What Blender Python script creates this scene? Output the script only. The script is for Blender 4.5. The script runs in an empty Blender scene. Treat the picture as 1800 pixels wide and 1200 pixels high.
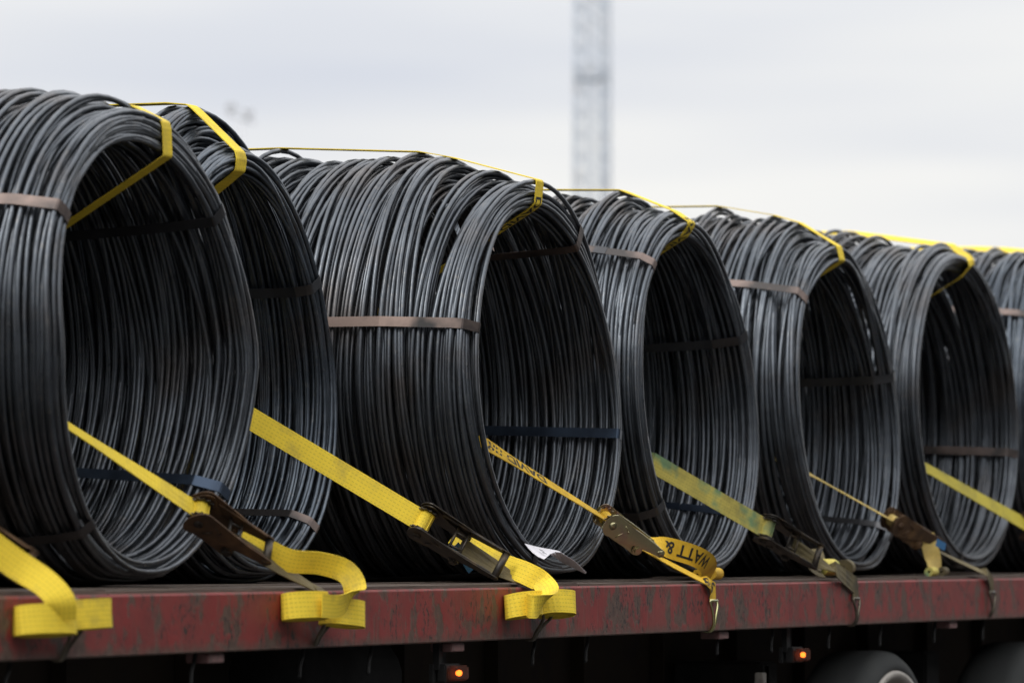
import bpy, bmesh, math, random
import numpy as np
from mathutils import Vector, Matrix
random.seed(7)
scene = bpy.context.scene
COL = scene.collection

# ------------------------------------------------------------------ camera
DECK = 1.30                       # height of the top of the side rail
EYE = DECK + 0.118
TH = math.radians(22.4)           # angle between the view and the trailer's length
F_PX = 8977.0                     # focal length in 1800 px picture widths
PITCH = math.atan(365 / F_PX)
FWD = Vector((math.cos(TH), math.sin(TH), 0))
RGT = Vector((math.sin(TH), -math.cos(TH), 0))
D0 = 16.15
CAM = -(FWD * D0 + RGT * (60 / F_PX * D0)); CAM.z = EYE
cam_d = bpy.data.cameras.new('camera'); cam = bpy.data.objects.new('camera', cam_d); COL.objects.link(cam)
fw = (FWD * math.cos(PITCH) + Vector((0, 0, math.sin(PITCH)))).normalized()
up = RGT.cross(fw).normalized()
cam.matrix_world = Matrix(((RGT.x, up.x, -fw.x, CAM.x), (RGT.y, up.y, -fw.y, CAM.y), (RGT.z, up.z, -fw.z, CAM.z), (0, 0, 0, 1)))
cam_d.sensor_width = 36; cam_d.lens = 36 * F_PX / 1800
cam_d.clip_start = 0.5; cam_d.clip_end = 4000
cam_d.dof.use_dof = True; cam_d.dof.focus_distance = 16.4; cam_d.dof.aperture_fstop = 3.8
scene.camera = cam

def P(px, py, y=0.0):
    """point of the plane Y = y seen at a place of the photograph (layout helper)"""
    d = fw + RGT * ((px - 900) / F_PX) + up * (-(py - 600) / F_PX)
    t = (y - CAM.y) / d.y
    return CAM + d * t

# ------------------------------------------------------------------ light
EXPOSURE = 0.0
world = bpy.data.worlds.new('World'); scene.world = world; world.use_nodes = True
nt = world.node_tree; nt.nodes.clear()
def N(t, kind, **kw):
    n = t.nodes.new(kind)
    for k, v in kw.items(): setattr(n, k, v)
    return n
SUN_EL, SUN_AZ = math.radians(52), math.radians(160)     # azimuth of the sun measured from +X towards +Y
out = N(nt, 'ShaderNodeOutputWorld'); bg = N(nt, 'ShaderNodeBackground'); bg.inputs['Strength'].default_value = 0.1
sky = N(nt, 'ShaderNodeTexSky', sky_type='NISHITA'); sky.sun_disc = False
sky.sun_elevation = SUN_EL; sky.sun_rotation = math.radians(90) - SUN_AZ
tc = N(nt, 'ShaderNodeTexCoord'); mp = N(nt, 'ShaderNodeMapping'); mp.inputs['Scale'].default_value = (3.0, 3.0, 24.0)
mp.inputs['Location'].default_value = (3.1, 0.9, 2.6)
ns = N(nt, 'ShaderNodeTexNoise'); ns.inputs['Scale'].default_value = 1.0; ns.inputs['Detail'].default_value = 3
rp = N(nt, 'ShaderNodeValToRGB')
e = rp.color_ramp.elements
e[0].position = 0.34; e[0].color = (0.74, 0.77, 0.85, 1)
e[1].position = 0.58; e[1].color = (1.0, 0.99, 0.965, 1)
x10 = N(nt, 'ShaderNodeMix', data_type='RGBA', blend_type='MULTIPLY'); x10.inputs[0].default_value = 1; x10.inputs[7].default_value = (10, 10, 10, 1)
mx = N(nt, 'ShaderNodeMix', data_type='RGBA'); mx.inputs[0].default_value = 0.94
# an overcast sky grows brighter towards the zenith
sz = N(nt, 'ShaderNodeSeparateXYZ'); zr_ = N(nt, 'ShaderNodeMapRange'); zr_.inputs['From Min'].default_value = 0.1; zr_.inputs['From Max'].default_value = 1.0
zr_.inputs['To Min'].default_value = 9.6; zr_.inputs['To Max'].default_value = 26.0
nt.links.new(tc.outputs['Generated'], sz.inputs[0]); nt.links.new(sz.outputs[2], zr_.inputs['Value']); nt.links.new(zr_.outputs[0], x10.inputs[7])
L = nt.links.new
L(tc.outputs['Generated'], mp.inputs['Vector']); L(mp.outputs[0], ns.inputs['Vector']); L(ns.outputs['Fac'], rp.inputs[0])
L(rp.outputs[0], x10.inputs[6]); L(sky.outputs[0], mx.inputs[6]); L(x10.outputs[2], mx.inputs[7])
L(mx.outputs[2], bg.inputs['Color']); L(bg.outputs[0], out.inputs[0])
sd = bpy.data.lights.new('sun', 'SUN'); sd.energy = 1.4; sd.angle = math.radians(25); sd.color = (1, 0.97, 0.92)
so = bpy.data.objects.new('sun', sd); COL.objects.link(so)
sv = Vector((math.cos(SUN_EL) * math.cos(SUN_AZ), math.cos(SUN_EL) * math.sin(SUN_AZ), math.sin(SUN_EL)))
so.rotation_euler = sv.to_track_quat('Z', 'Y').to_euler(); so.location = (0, 0, 30)
scene.view_settings.view_transform = 'Standard'; scene.view_settings.look = 'None'
scene.view_settings.gamma = 1; scene.view_settings.use_curve_mapping = False
scene.view_settings.exposure = EXPOSURE
scene.render.engine = 'CYCLES'
scene.cycles.max_bounces = 8

# ------------------------------------------------------------------ materials
def mat(name, col, rough=0.6, metal=0.0, **kw):
    m = bpy.data.materials.new(name); m.use_nodes = True
    b = m.node_tree.nodes['Principled BSDF']
    b.inputs['Base Color'].default_value = (*col, 1); b.inputs['Roughness'].default_value = rough; b.inputs['Metallic'].default_value = metal
    return m, m.node_tree, b
def noise(t, scale, detail=4, vec=None, rough=0.55, mscale=None, coord='Object'):
    c = N(t, 'ShaderNodeTexCoord'); n = N(t, 'ShaderNodeTexNoise'); n.inputs['Scale'].default_value = scale; n.inputs['Detail'].default_value = detail
    n.inputs['Roughness'].default_value = rough
    if mscale:
        m = N(t, 'ShaderNodeMapping'); m.inputs['Scale'].default_value = mscale
        t.links.new(c.outputs[coord], m.inputs[0]); t.links.new(m.outputs[0], n.inputs['Vector'])
    else: t.links.new(c.outputs[coord], n.inputs['Vector'])
    return n.outputs['Fac']
def ramp(t, fac, stops):
    r = N(t, 'ShaderNodeValToRGB'); el = r.color_ramp.elements
    while len(el) < len(stops): el.new(0.5)
    for q, (p, c) in zip(el, stops):
        q.position = p; q.color = (*c, 1) if hasattr(c, '__len__') else (c, c, c, 1)
    t.links.new(fac, r.inputs[0]); return r.outputs[0]
def mixc(t, fac, a, b):
    m = N(t, 'ShaderNodeMix', data_type='RGBA')
    for s, v in ((0, fac), (6, a), (7, b)):
        if hasattr(v, 'links'): t.links.new(v, m.inputs[s])
        else: m.inputs[s].default_value = v if s == 0 else (*v, 1)
    return m.outputs[2]
def bump(t, b, h, strength=0.4, dist=0.002):
    n = N(t, 'ShaderNodeBump'); n.inputs['Strength'].default_value = strength; n.inputs['Distance'].default_value = dist
    t.links.new(h, n.inputs['Height']); t.links.new(n.outputs[0], b.inputs['Normal'])
def math2(t, op, a, b=None):
    m = N(t, 'ShaderNodeMath', operation=op)
    for s, v in ((0, a), (1, b)):
        if v is None: continue
        if hasattr(v, 'links'): t.links.new(v, m.inputs[s])
        else: m.inputs[s].default_value = v
    return m.outputs[0]

M = {}
def wire_mat():
    m, t, b = mat('rolled_wire_scale', (0.1, 0.11, 0.12), 0.42, 0.75)
    f = noise(t, 9, 5); c = ramp(t, f, [(0.3, (0.052, 0.063, 0.078)), (0.55, (0.090, 0.107, 0.129)), (0.75, (0.130, 0.149, 0.172))])
    f2 = noise(t, 3.2, 4); k = ramp(t, f2, [(0.50, 0.0), (0.70, 0.75)])
    c = mixc(t, k, c, (0.088, 0.070, 0.060))
    c = mixc(t, ramp(t, noise(t, 45, 5, rough=0.7), [(0.56, 0.0), (0.68, 0.5)]), c, (0.20, 0.19, 0.18))
    oi = N(t, 'ShaderNodeObjectInfo'); c = mixc(t, math2(t, 'MULTIPLY', oi.outputs['Random'], 0.30), c, (0.105, 0.098, 0.092))
    t.links.new(c, b.inputs['Base Color'])
    r = noise(t, 70, 3); rr = ramp(t, r, [(0.3, 0.27), (0.7, 0.42)]); t.links.new(rr, b.inputs['Roughness'])
    bump(t, b, noise(t, 350, 3), 0.12, 0.001)
    return m
M['wire'] = wire_mat()
def band_mat(name, c1, c2, rough=0.32):
    m, t, b = mat(name, c1, rough, 0.75)
    f = noise(t, 4, 4); t.links.new(ramp(t, f, [(0.38, c1), (0.56, c2)]), b.inputs['Base Color'])
    bump(t, b, noise(t, 120, 2), 0.1, 0.001)
    return m
M['band_brown'] = band_mat('steel_band_brown', (0.05, 0.044, 0.042), (0.18, 0.135, 0.118), 0.42)
M['band_two_tone'] = band_mat('steel_band_two_tone', (0.025, 0.024, 0.024), (0.19, 0.14, 0.12), 0.42)  # dark-to-brown noise paints the band's uneven reflection into its colour
M['band_dark'] = band_mat('steel_band_dark', (0.05, 0.05, 0.053), (0.10, 0.10, 0.105))
M['band_blue'] = band_mat('steel_band_blued', (0.018, 0.026, 0.042), (0.045, 0.065, 0.10))
def web_mat(name, col, dirt, dirt_lo, dirt_hi, stitches=True, stain=None, scale=6.0, stitch=(0.10, 0.075, 0.01)):
    m, t, b = mat(name, col, 0.72)
    b.inputs['Specular IOR Level'].default_value = 0.25
    uv = N(t, 'ShaderNodeUVMap'); uv.uv_map = 'UVMap'; sp = N(t, 'ShaderNodeSeparateXYZ'); t.links.new(uv.outputs[0], sp.inputs[0])
    u, v = sp.outputs[0], sp.outputs[1]
    c = mixc(t, ramp(t, noise(t, 25, 4), [(0.35, 0.0), (0.7, 0.35)]), col, tuple(x * 0.8 for x in col))
    if stitches:
        rows = math2(t, 'ABSOLUTE', math2(t, 'SUBTRACT', math2(t, 'FRACT', math2(t, 'MULTIPLY', v, 6.0)), 0.5))
        row = math2(t, 'LESS_THAN', rows, 0.09)
        dash = math2(t, 'LESS_THAN', math2(t, 'FRACT', math2(t, 'MULTIPLY', u, 75.0)), 0.6)
        k = math2(t, 'MULTIPLY', math2(t, 'MULTIPLY', row, dash), 0.38)
        c = mixc(t, k, c, stitch)
    if stain:
        c = mixc(t, ramp(t, noise(t, 7, 3), [(0.50, 0.0), (0.60, 0.8)]), c, stain)
    c = mixc(t, ramp(t, noise(t, scale, 6, rough=0.7), [(dirt_lo, 0.0), (dirt_hi, 0.9)]), c, dirt)
    t.links.new(c, b.inputs['Base Color'])
    w = math2(t, 'SINE', math2(t, 'MULTIPLY', u, 2200.0)); w2 = math2(t, 'SINE', math2(t, 'MULTIPLY', v, 150.0))
    bump(t, b, math2(t, 'ADD', w, math2(t, 'MULTIPLY', w2, 0.5)), 0.25, 0.0006)
    return m
YEL = (0.86, 0.63, 0.05)
M['web_clean'] = web_mat('yellow_webbing', YEL, (0.34, 0.26, 0.07), 0.50, 0.78)
M['web_print'] = web_mat('amber_printed_webbing', (0.74, 0.46, 0.035), (0.28, 0.17, 0.03), 0.47, 0.75, stitches=False)
M['web_dirty'] = web_mat('grimy_webbing', (0.17, 0.135, 0.06), (0.06, 0.05, 0.035), 0.38, 0.62, stitches=False)
M['web_stained'] = web_mat('green_stained_webbing', (0.62, 0.52, 0.12), (0.16, 0.14, 0.06), 0.45, 0.75, stain=(0.10, 0.26, 0.16))
M['web_pale'] = web_mat('dusty_pale_webbing', (0.70, 0.52, 0.16), (0.28, 0.21, 0.10), 0.45, 0.75, stitches=False)
M['web_olive'] = web_mat('olive_yellow_webbing', (0.52, 0.43, 0.05), (0.16, 0.14, 0.04), 0.45, 0.75)
M['ink'] = mat('black_print', (0.012, 0.011, 0.010), 0.7)[0]
def metal_mat(name, c1, c2, c3, rough=0.45, met=0.6, sc=30):
    m, t, b = mat(name, c1, rough, met)
    t.links.new(ramp(t, noise(t, sc, 5), [(0.3, c1), (0.52, c2), (0.72, c3)]), b.inputs['Base Color'])
    bump(t, b, noise(t, 160, 3), 0.25, 0.001); return m
M['ratchet_dark'] = metal_mat('worn_dark_ratchet_steel', (0.018, 0.016, 0.015), (0.04, 0.033, 0.026), (0.10, 0.07, 0.035), 0.5, 0.4)
M['ratchet_rust'] = metal_mat('rusty_ratchet_steel', (0.05, 0.03, 0.018), (0.09, 0.05, 0.025), (0.16, 0.09, 0.04), 0.7, 0.2, 22)
M['ratchet_zinc'] = metal_mat('yellow_zinc_plated_steel', (0.42, 0.36, 0.22), (0.50, 0.46, 0.26), (0.44, 0.28, 0.24), 0.28, 0.9, 14)
M['hook_zinc'] = metal_mat('zinc_hook_wire', (0.55, 0.50, 0.22), (0.62, 0.60, 0.32), (0.45, 0.38, 0.2), 0.22, 1.0, 14)
M['hook_dark'] = metal_mat('dull_hook_wire', (0.06, 0.05, 0.04), (0.14, 0.12, 0.09), (0.28, 0.24, 0.17), 0.4, 0.7, 25)
def red_mat():
    m, t, b = mat('chipped_red_paint', (0.16, 0.03, 0.03), 0.55)
    red = ramp(t, noise(t, 5, 4), [(0.3, (0.185, 0.013, 0.012)), (0.7, (0.265, 0.027, 0.023))])
    dirt = ramp(t, noise(t, 40, 3), [(0.3, (0.062, 0.036, 0.024)), (0.7, (0.115, 0.075, 0.054))])
    streak = ramp(t, noise(t, 9.0, 9, rough=0.70, mscale=(1.0, 1.0, 0.62)), [(0.52, 0.0), (0.56, 0.92)])
    drip = math2(t, 'MULTIPLY', ramp(t, noise(t, 22.0, 5, rough=0.6, mscale=(1.0, 1.0, 0.16)), [(0.54, 0.0), (0.64, 0.7)]), ramp(t, noise(t, 1.7, 3), [(0.42, 0.0), (0.6, 1.0)]))
    streak = math2(t, 'MAXIMUM', streak, drip)
    film = ramp(t, noise(t, 3.5, 5, rough=0.6, mscale=(1.5, 1, 0.6)), [(0.42, 0.0), (0.72, 0.38)])
    c = mixc(t, film, red, dirt); c = mixc(t, streak, c, dirt)
    # grime line along the bottom and the worn top arris, from the height on the rail
    cc = N(t, 'ShaderNodeTexCoord'); sp = N(t, 'ShaderNodeSeparateXYZ'); t.links.new(cc.outputs['Object'], sp.inputs[0])
    hz = math2(t, 'ADD', sp.outputs[2], math2(t, 'MULTIPLY', noise(t, 14, 6, rough=0.7), 0.06))
    low = ramp(t, math2(t, 'MULTIPLY', math2(t, 'ADD', hz, 0.16), 6.0), [(0.16, 0.95), (0.36, 0.0)])
    c = mixc(t, low, c, dirt)
    chip = math2(t, 'MULTIPLY', ramp(t, noise(t, 45, 6, rough=0.72, mscale=(1.5, 1, 0.8)), [(0.52, 0.0), (0.56, 1.0)]), ramp(t, noise(t, 8, 3), [(0.5, 0.0), (0.58, 1.0)]))
    c = mixc(t, chip, c, (0.022, 0.013, 0.010))
    t.links.new(c, b.inputs['Base Color'])
    bump(t, b, math2(t, 'SUBTRACT', noise(t, 20, 4), math2(t, 'ADD', chip, streak)), 0.35, 0.002)
    return m
M['red'] = red_mat()
def board_mat():
    m, t, b = mat('weathered_deck_timber', (0.2, 0.16, 0.13), 0.8)
    t.links.new(ramp(t, noise(t, 6, 6, rough=0.7, mscale=(0.6, 12, 12)), [(0.3, (0.045, 0.032, 0.025)), (0.55, (0.105, 0.077, 0.06)), (0.75, (0.18, 0.14, 0.11))]), b.inputs['Base Color'])
    bump(t, b, noise(t, 10, 5, mscale=(0.6, 14, 14)), 0.5, 0.004); return m
M['board'] = board_mat()
M['chassis'] = metal_mat('dirty_brown_chassis_paint', (0.020, 0.012, 0.007), (0.028, 0.017, 0.008), (0.015, 0.008, 0.007), 0.9, 0.0, 5)
M['black_steel'] = metal_mat('grimy_black_steel', (0.007, 0.007, 0.007), (0.011, 0.0105, 0.010), (0.02, 0.018, 0.017), 0.85, 0.0, 12)
M['lug_red'] = metal_mat('dusty_faded_red_paint', (0.20, 0.09, 0.085), (0.24, 0.13, 0.12), (0.12, 0.08, 0.07), 0.65, 0.0, 30)
M['tyre'] = metal_mat('dusty_tyre_rubber', (0.030, 0.032, 0.032), (0.036, 0.038, 0.037), (0.044, 0.044, 0.042), 0.9, 0.0, 8)
M['rim'] = metal_mat('dull_pale_rim_paint', (0.30, 0.27, 0.24), (0.36, 0.33, 0.29), (0.20, 0.17, 0.15), 0.5, 0.2, 12)
M['paper'] = mat('white_paper_label', (0.72, 0.70, 0.74), 0.7)[0]
M['blue_tape'] = mat('blue_plastic_tag', (0.05, 0.20, 0.42), 0.35)[0]
def lens_mat():
    m, t, b = mat('smoked_amber_lens', (0.30, 0.17, 0.14), 0.15); b.inputs['Transmission Weight'].default_value = 0.8; b.inputs['IOR'].default_value = 1.02; b.inputs['Roughness'].default_value = 0.12; return m
M['lens'] = lens_mat()
m_, t_, b_ = mat('glowing_bulb', (1, 0.3, 0.05), 0.4); b_.inputs['Emission Color'].default_value = (1.0, 0.20, 0.02, 1); b_.inputs['Emission Strength'].default_value = 9; M['bulb'] = m_
M['tower'] = metal_mat('galvanised_tower_steel', (0.42, 0.47, 0.54), (0.50, 0.55, 0.61), (0.45, 0.43, 0.42), 0.5, 0.0, 2)
M['lamp_grey'] = mat('pale_lamp_grey', (0.55, 0.56, 0.58), 0.6)[0]
M['blocker_skin'] = metal_mat('dark_blocker_skin', (0.05, 0.052, 0.055), (0.06, 0.062, 0.066), (0.075, 0.076, 0.08), 0.8, 0.0, 1)  # dark skin of the added sky light blocker
M['asphalt'] = metal_mat('asphalt', (0.032, 0.032, 0.034), (0.04, 0.04, 0.041), (0.05, 0.05, 0.049), 0.9, 0.0, 3)

# ------------------------------------------------------------------ object helpers
def link(name, me, parent=None, loc=None):
    o = bpy.data.objects.new(name, me); COL.objects.link(o)
    if loc is not None: o.location = loc
    if parent is not None: o.parent = parent
    return o
def empty(name, label, cat, loc, group=None, rotz=0):
    o = bpy.data.objects.new(name, None); COL.objects.link(o); o.location = loc; o.rotation_euler = (0, 0, rotz); o.empty_display_size = 0.2
    o['label'] = label; o['category'] = cat
    if group: o['group'] = group
    return o
def mesh_np(name, verts, faces, m, parent=None, smooth=True, uv=None, label=None):
    """verts are world coordinates; they are stored relative to the parent"""
    me = bpy.data.meshes.new(name)
    v = np.asarray(verts, dtype=np.float64)
    off = np.zeros(3)
    if parent is not None:
        w = Vector((0, 0, 0)); q = parent
        while q is not None: w += q.location; q = q.parent
        off = np.array(w)
    me.from_pydata((v - off).tolist() if len(v) < 30000 else [], [], [tuple(f) for f in faces] if len(v) < 30000 else [])
    if len(v) >= 30000:
        f = np.asarray(faces, dtype=np.int32); nf, k = f.shape
        me.vertices.add(len(v)); me.vertices.foreach_set('co', (v - off).astype(np.float32).ravel())
        me.loops.add(nf * k); me.loops.foreach_set('vertex_index', f.ravel())
        me.polygons.add(nf); me.polygons.foreach_set('loop_start', np.arange(0, nf * k, k, dtype=np.int32))
        me.polygons.foreach_set('loop_total', np.full(nf, k, dtype=np.int32))
        me.update(calc_edges=True)
    if smooth: me.polygons.foreach_set('use_smooth', np.ones(len(me.polygons), dtype=bool))
    if uv is not None:
        l = me.uv_layers.new(name='UVMap')
        vi = np.empty(len(me.loops), dtype=np.int32); me.loops.foreach_get('vertex_index', vi)
        l.data.foreach_set('uv', np.asarray(uv, dtype=np.float32)[vi].ravel())
    me.materials.append(m); me.update()
    o = link(name, me, parent)
    if label: o['label'] = label
    return o
def box_vf(c, s, R=None):
    c = Vector(c); v = []
    for i in (-1, 1):
        for j in (-1, 1):
            for k in (-1, 1):
                d = Vector((i * s[0] / 2, j * s[1] / 2, k * s[2] / 2))
                v.append(c + (R @ d if R else d))
    return v, [(0, 1, 3, 2), (4, 6, 7, 5), (0, 4, 5, 1), (2, 3, 7, 6), (0, 2, 6, 4), (1, 5, 7, 3)]
def box(name, c, s, m, parent=None, R=None, bevel=0.0):
    v, f = box_vf(c, s, R); o = mesh_np(name, v, f, m, parent, smooth=False)
    if bevel:
        bm = bmesh.new(); bm.from_mesh(o.data); bmesh.ops.recalc_face_normals(bm, faces=bm.faces)
        bmesh.ops.bevel(bm, geom=bm.edges[:], offset=bevel, segments=2, affect='EDGES'); bm.to_mesh(o.data); bm.free()
    return o
def catmull(pts, n=8):
    pts = [Vector(p) for p in pts]; out = []
    q = [pts[0] * 2 - pts[1]] + pts + [pts[-1] * 2 - pts[-2]]
    for i in range(1, len(q) - 2):
        a, b, c, d = q[i - 1:i + 3]
        for k in range(n):
            t = k / n
            out.append(0.5 * ((2 * b) + (c - a) * t + (2 * a - 5 * b + 4 * c - d) * t * t + (3 * b - a - 3 * c + d) * t ** 3))
    out.append(pts[-1].copy()); return out
def tube_vf(pts, r, sides=8, closed=False):
    v, f = [], []; n = len(pts); pts = [Vector(p) for p in pts]; prev = None
    for i, p in enumerate(pts):
        a = pts[i - 1] if (i or closed) else p; b = pts[(i + 1) % n] if (i < n - 1 or closed) else p
        t = (b - a).normalized()
        if prev is None: prev = t.orthogonal().normalized()
        prev = (prev - t * prev.dot(t)).normalized(); s = t.cross(prev)
        rr = r[i] if hasattr(r, '__len__') else r
        for k in range(sides):
            an = 2 * math.pi * k / sides; v.append(p + (prev * math.cos(an) + s * math.sin(an)) * rr)
    for i in range(n if closed else n - 1):
        j = (i + 1) % n
        for k in range(sides):
            l = (k + 1) % sides; f.append((i * sides + k, i * sides + l, j * sides + l, j * sides + k))
    if not closed: f.append(tuple(range(sides))[::-1]); f.append(tuple(range((n - 1) * sides, n * sides)))
    return v, f
def tube(name, pts, r, m, parent=None, sides=8):
    v, f = tube_vf(pts, r, sides); return mesh_np(name, v, f, m, parent)
def joinvf(parts):
    V, Fc = [], []
    for v, f in parts:
        o = len(V); V += list(v); Fc += [tuple(i + o for i in q) for q in f]
    return V, Fc

class Ribbon:
    """a strap: centre line, width vectors; box cross-section, UV u = metres, v = across"""
    def __init__(s, pts, wv, width, thick=0.003):
        s.p = [Vector(p) for p in pts]; s.W = width; s.T = thick
        s.w = []; n = len(s.p)
        s.u = [0.0]
        for i in range(1, n): s.u.append(s.u[-1] + (s.p[i] - s.p[i - 1]).length)
        s.n = []
        for i in range(n):
            t = (s.p[min(i + 1, n - 1)] - s.p[max(i - 1, 0)]).normalized()
            w = Vector(wv[i] if isinstance(wv, list) else wv); w = (w - t * w.dot(t)).normalized(); s.w.append(w); s.n.append(t.cross(w).normalized())
    def build(s, name, m, parent, label=None):
        v, uv, f = [], [], []
        for p, w, n, u in zip(s.p, s.w, s.n, s.u):
            for a, b in ((-1, -1), (-.33, -1), (.33, -1), (1, -1), (1, 1), (.33, 1), (-.33, 1), (-1, 1)):
                v.append(p + w * a * s.W / 2 + n * b * s.T / 2); uv.append((u, (a + 1) / 2))
        k = 8
        for i in range(len(s.p) - 1):
            for j in range(k):
                l = (j + 1) % k; f.append((i * k + j, i * k + l, (i + 1) * k + l, (i + 1) * k + j))
        f.append(tuple(range(k))); e0 = (len(s.p) - 1) * k; f.append(tuple(range(e0, e0 + k))[::-1])
        o = mesh_np(name, v, f, m, parent, smooth=False, uv=uv, label=label)
        return o
    def at(s, u):
        u = min(max(u, 0), s.u[-1] - 1e-6); i = max(0, int(np.searchsorted(s.u, u, side='right')) - 1); i = min(i, len(s.p) - 2)
        t = (u - s.u[i]) / max(1e-9, s.u[i + 1] - s.u[i])
        return s.p[i].lerp(s.p[i + 1], t), s.w[i].lerp(s.w[i + 1], t).normalized(), s.n[i].lerp(s.n[i + 1], t).normalized()
_txt = {}
def text_mesh(txt):
    if txt not in _txt:
        c = bpy.data.curves.new('t', 'FONT'); c.body = txt; c.size = 1; c.offset = 0.022; c.resolution_u = 3
        o = bpy.data.objects.new('t', c); COL.objects.link(o); dg = bpy.context.evaluated_depsgraph_get(); dg.update()
        me = bpy.data.meshes.new_from_object(o.evaluated_get(dg)); bpy.data.objects.remove(o)
        bm = bmesh.new(); bm.from_mesh(me); bmesh.ops.triangulate(bm, faces=bm.faces)
        bmesh.ops.subdivide_edges(bm, edges=[e for e in bm.edges if e.calc_length() > 0.25], cuts=3)
        bmesh.ops.triangulate(bm, faces=bm.faces)
        _txt[txt] = ([tuple(v.co) for v in bm.verts], [tuple(v.index for v in f.verts) for f in bm.faces]); bm.free(); bpy.data.meshes.remove(me)
    return _txt[txt]
def strap_text(txt, rib, u0, udir, updir, side, size, parent, stretch=1.0):
    vs, fs = text_mesh(txt); out = []
    for x, y, z in vs:
        p, w, n = rib.at(u0 + udir * x * size * stretch)
        out.append(p + w * (updir * (y - 0.36) * size) + n * side * (rib.T / 2 + 0.0008))
    return mesh_np('printed_lettering', out, fs, M['ink'], parent, smooth=False)

def hull2(pts):
    pts = sorted(set((round(float(a), 5), round(float(b), 5)) for a, b in pts))
    def half(ps):
        h = []
        for p in ps:
            while len(h) >= 2 and (h[-1][0] - h[-2][0]) * (p[1] - h[-2][1]) - (h[-1][1] - h[-2][1]) * (p[0] - h[-2][0]) <= 0: h.pop()
            h.append(p)
        return h
    a = half(pts); b = half(pts[::-1]); return a[:-1] + b[:-1]      # counter-clockwise
def inflate(h, r):
    out = []; n = len(h)
    for i in range(n):
        a = Vector(h[i - 1]); b = Vector(h[i]); c = Vector(h[(i + 1) % n])
        n1 = Vector(((b - a).y, -(b - a).x)).normalized(); n2 = Vector(((c - b).y, -(c - b).x)).normalized()
        ang = n1.angle(n2) if n1.length and n2.length else 0; k = max(1, int(ang / 0.35))
        for j in range(k + 1):
            m = n1.lerp(n2, j / k); m = m.normalized() if m.length > 1e-6 else n1
            out.append(tuple(b + m * r))
    return out

# ================================================================== SETTING
gv, gf = [(-1500, -1500, 0), (2500, -1500, 0), (2500, 2500, 0), (-1500, 2500, 0)], [(0, 1, 2, 3)]
g = mesh_np('ground', gv, gf, M['asphalt'], smooth=False); g['kind'] = 'structure'

# ---- unseen dark block added behind the camera to hold back low sky light
def world_box(name, lo, hi, m, parent):
    c = [(a + b) / 2 for a, b in zip(lo, hi)]; return box(name, c, [b - a for a, b in zip(lo, hi)], m, parent)
wh = empty('sky_blocker', 'added dark block out of view behind the camera, screening low sky light', 'light blocker', (0, -24, 0))
for lo, hi in (((-70, -46, 0), (90, -24, 14)),): world_box('blocker_wall', lo, hi, M['blocker_skin'], wh)
world_box('blocker_roof', (-70.5, -46.5, 14.01), (90.5, -23.5, 14.4), M['black_steel'], wh)
for x in range(-60, 90, 15):
    d_ = world_box('blocker_door', (x, -23.98, 0), (x + 5, -23.9, 5), M['chassis'], wh)
    for k in range(1, 6): world_box('blocker_rib', (x, -23.89, k * 0.8), (x + 5, -23.86, k * 0.8 + 0.06), M['black_steel'], d_)
    world_box('blocker_window', (x + 7, -23.98, 7), (x + 12, -23.9, 8.4), M['black_steel'], wh)
# ---- lattice tower far behind
TX = 1041
tb = P(TX, 965, 60.0); dist = (tb - CAM).dot(FWD); px = dist / F_PX
tower = empty('lattice_tower', 'tall pale grey lattice mast out of focus against the cloudy sky', 'tower', (tb.x, tb.y, 0))
HT = 1.42 + 1250 * px; W2 = 33 * px
R_ = Matrix.Rotation(0.25, 3, 'Z')
def tw(a, b, z): 
    q = R_ @ Vector((a * W2 * 0.86, b * W2 * 0.86, 0)); return Vector((tb.x + q.x, tb.y + q.y, z))
bay = W2 * 1.15; nb = int(HT / bay)
for a, b in ((-1, -1), (1, -1), (1, 1), (-1, 1)):
    tube('leg', [tw(a, b, 0), tw(a, b, HT)], 2.0 * px, M['tower'], tower, 8)
br = []
for k in range(nb):
    z0, z1 = k * bay, (k + 1) * bay
    cs = [(-1, -1), (1, -1), (1, 1), (-1, 1)]
    for q in range(4):
        a, b = cs[q], cs[(q + 1) % 4]
        br.append(tube_vf([tw(*a, z0), tw(*b, z1)], 0.95 * px, 5)); br.append(tube_vf([tw(*b, z0), tw(*a, z1)], 0.95 * px, 5)); br.append(tube_vf([tw(*a, z1), tw(*b, z1)], 1.0 * px, 5))
v, f = joinvf(br); o = mesh_np('bracing', v, f, M['tower'], tower); o['kind'] = 'stuff'
lad = [tube_vf([tw(s, 0.2, 0), tw(s, 0.2, HT)], 2.0 * px, 6) for s in (-0.25, 0.18)] + [tube_vf([tw(-0.25, 0.2, z), tw(0.18, 0.2, z)], 0.9 * px, 5) for z in np.arange(0.3, HT, 0.35)]
v, f = joinvf(lad); mesh_np('ladder', v, f, M['tower'], tower)
for cx_ in (-0.55, 0.5):
    tube('cable', [tw(cx_, -0.6, 0), tw(cx_, -0.6, HT)], 1.6 * px, M['tower'], tower, 6)
for ypx, th in ((128, 22), (-30, 18), (560, 18)):
    zc = EYE + (965 - ypx) * px
    parts = []
    for a, b in (((-1, -1), (1, -1)), ((1, -1), (1, 1)), ((1, 1), (-1, 1)), ((-1, 1), (-1, -1))):
        for dz in (-0.5, -0.2, 0.5):
            parts.append(tube_vf([tw(a[0] * 1.05, a[1] * 1.05, zc + dz * th * px), tw(b[0] * 1.05, b[1] * 1.05, zc + dz * th * px)], 1.0 * px, 5))
    for s in np.linspace(-0.9, 0.9, 7): parts.append(tube_vf([tw(s, -1, zc - 0.5 * th * px), tw(s, 1, zc - 0.5 * th * px)], 0.9 * px, 5))
    v, f = joinvf(parts); mesh_np('rest_platform', v, f, M['tower'], tower)
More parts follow.
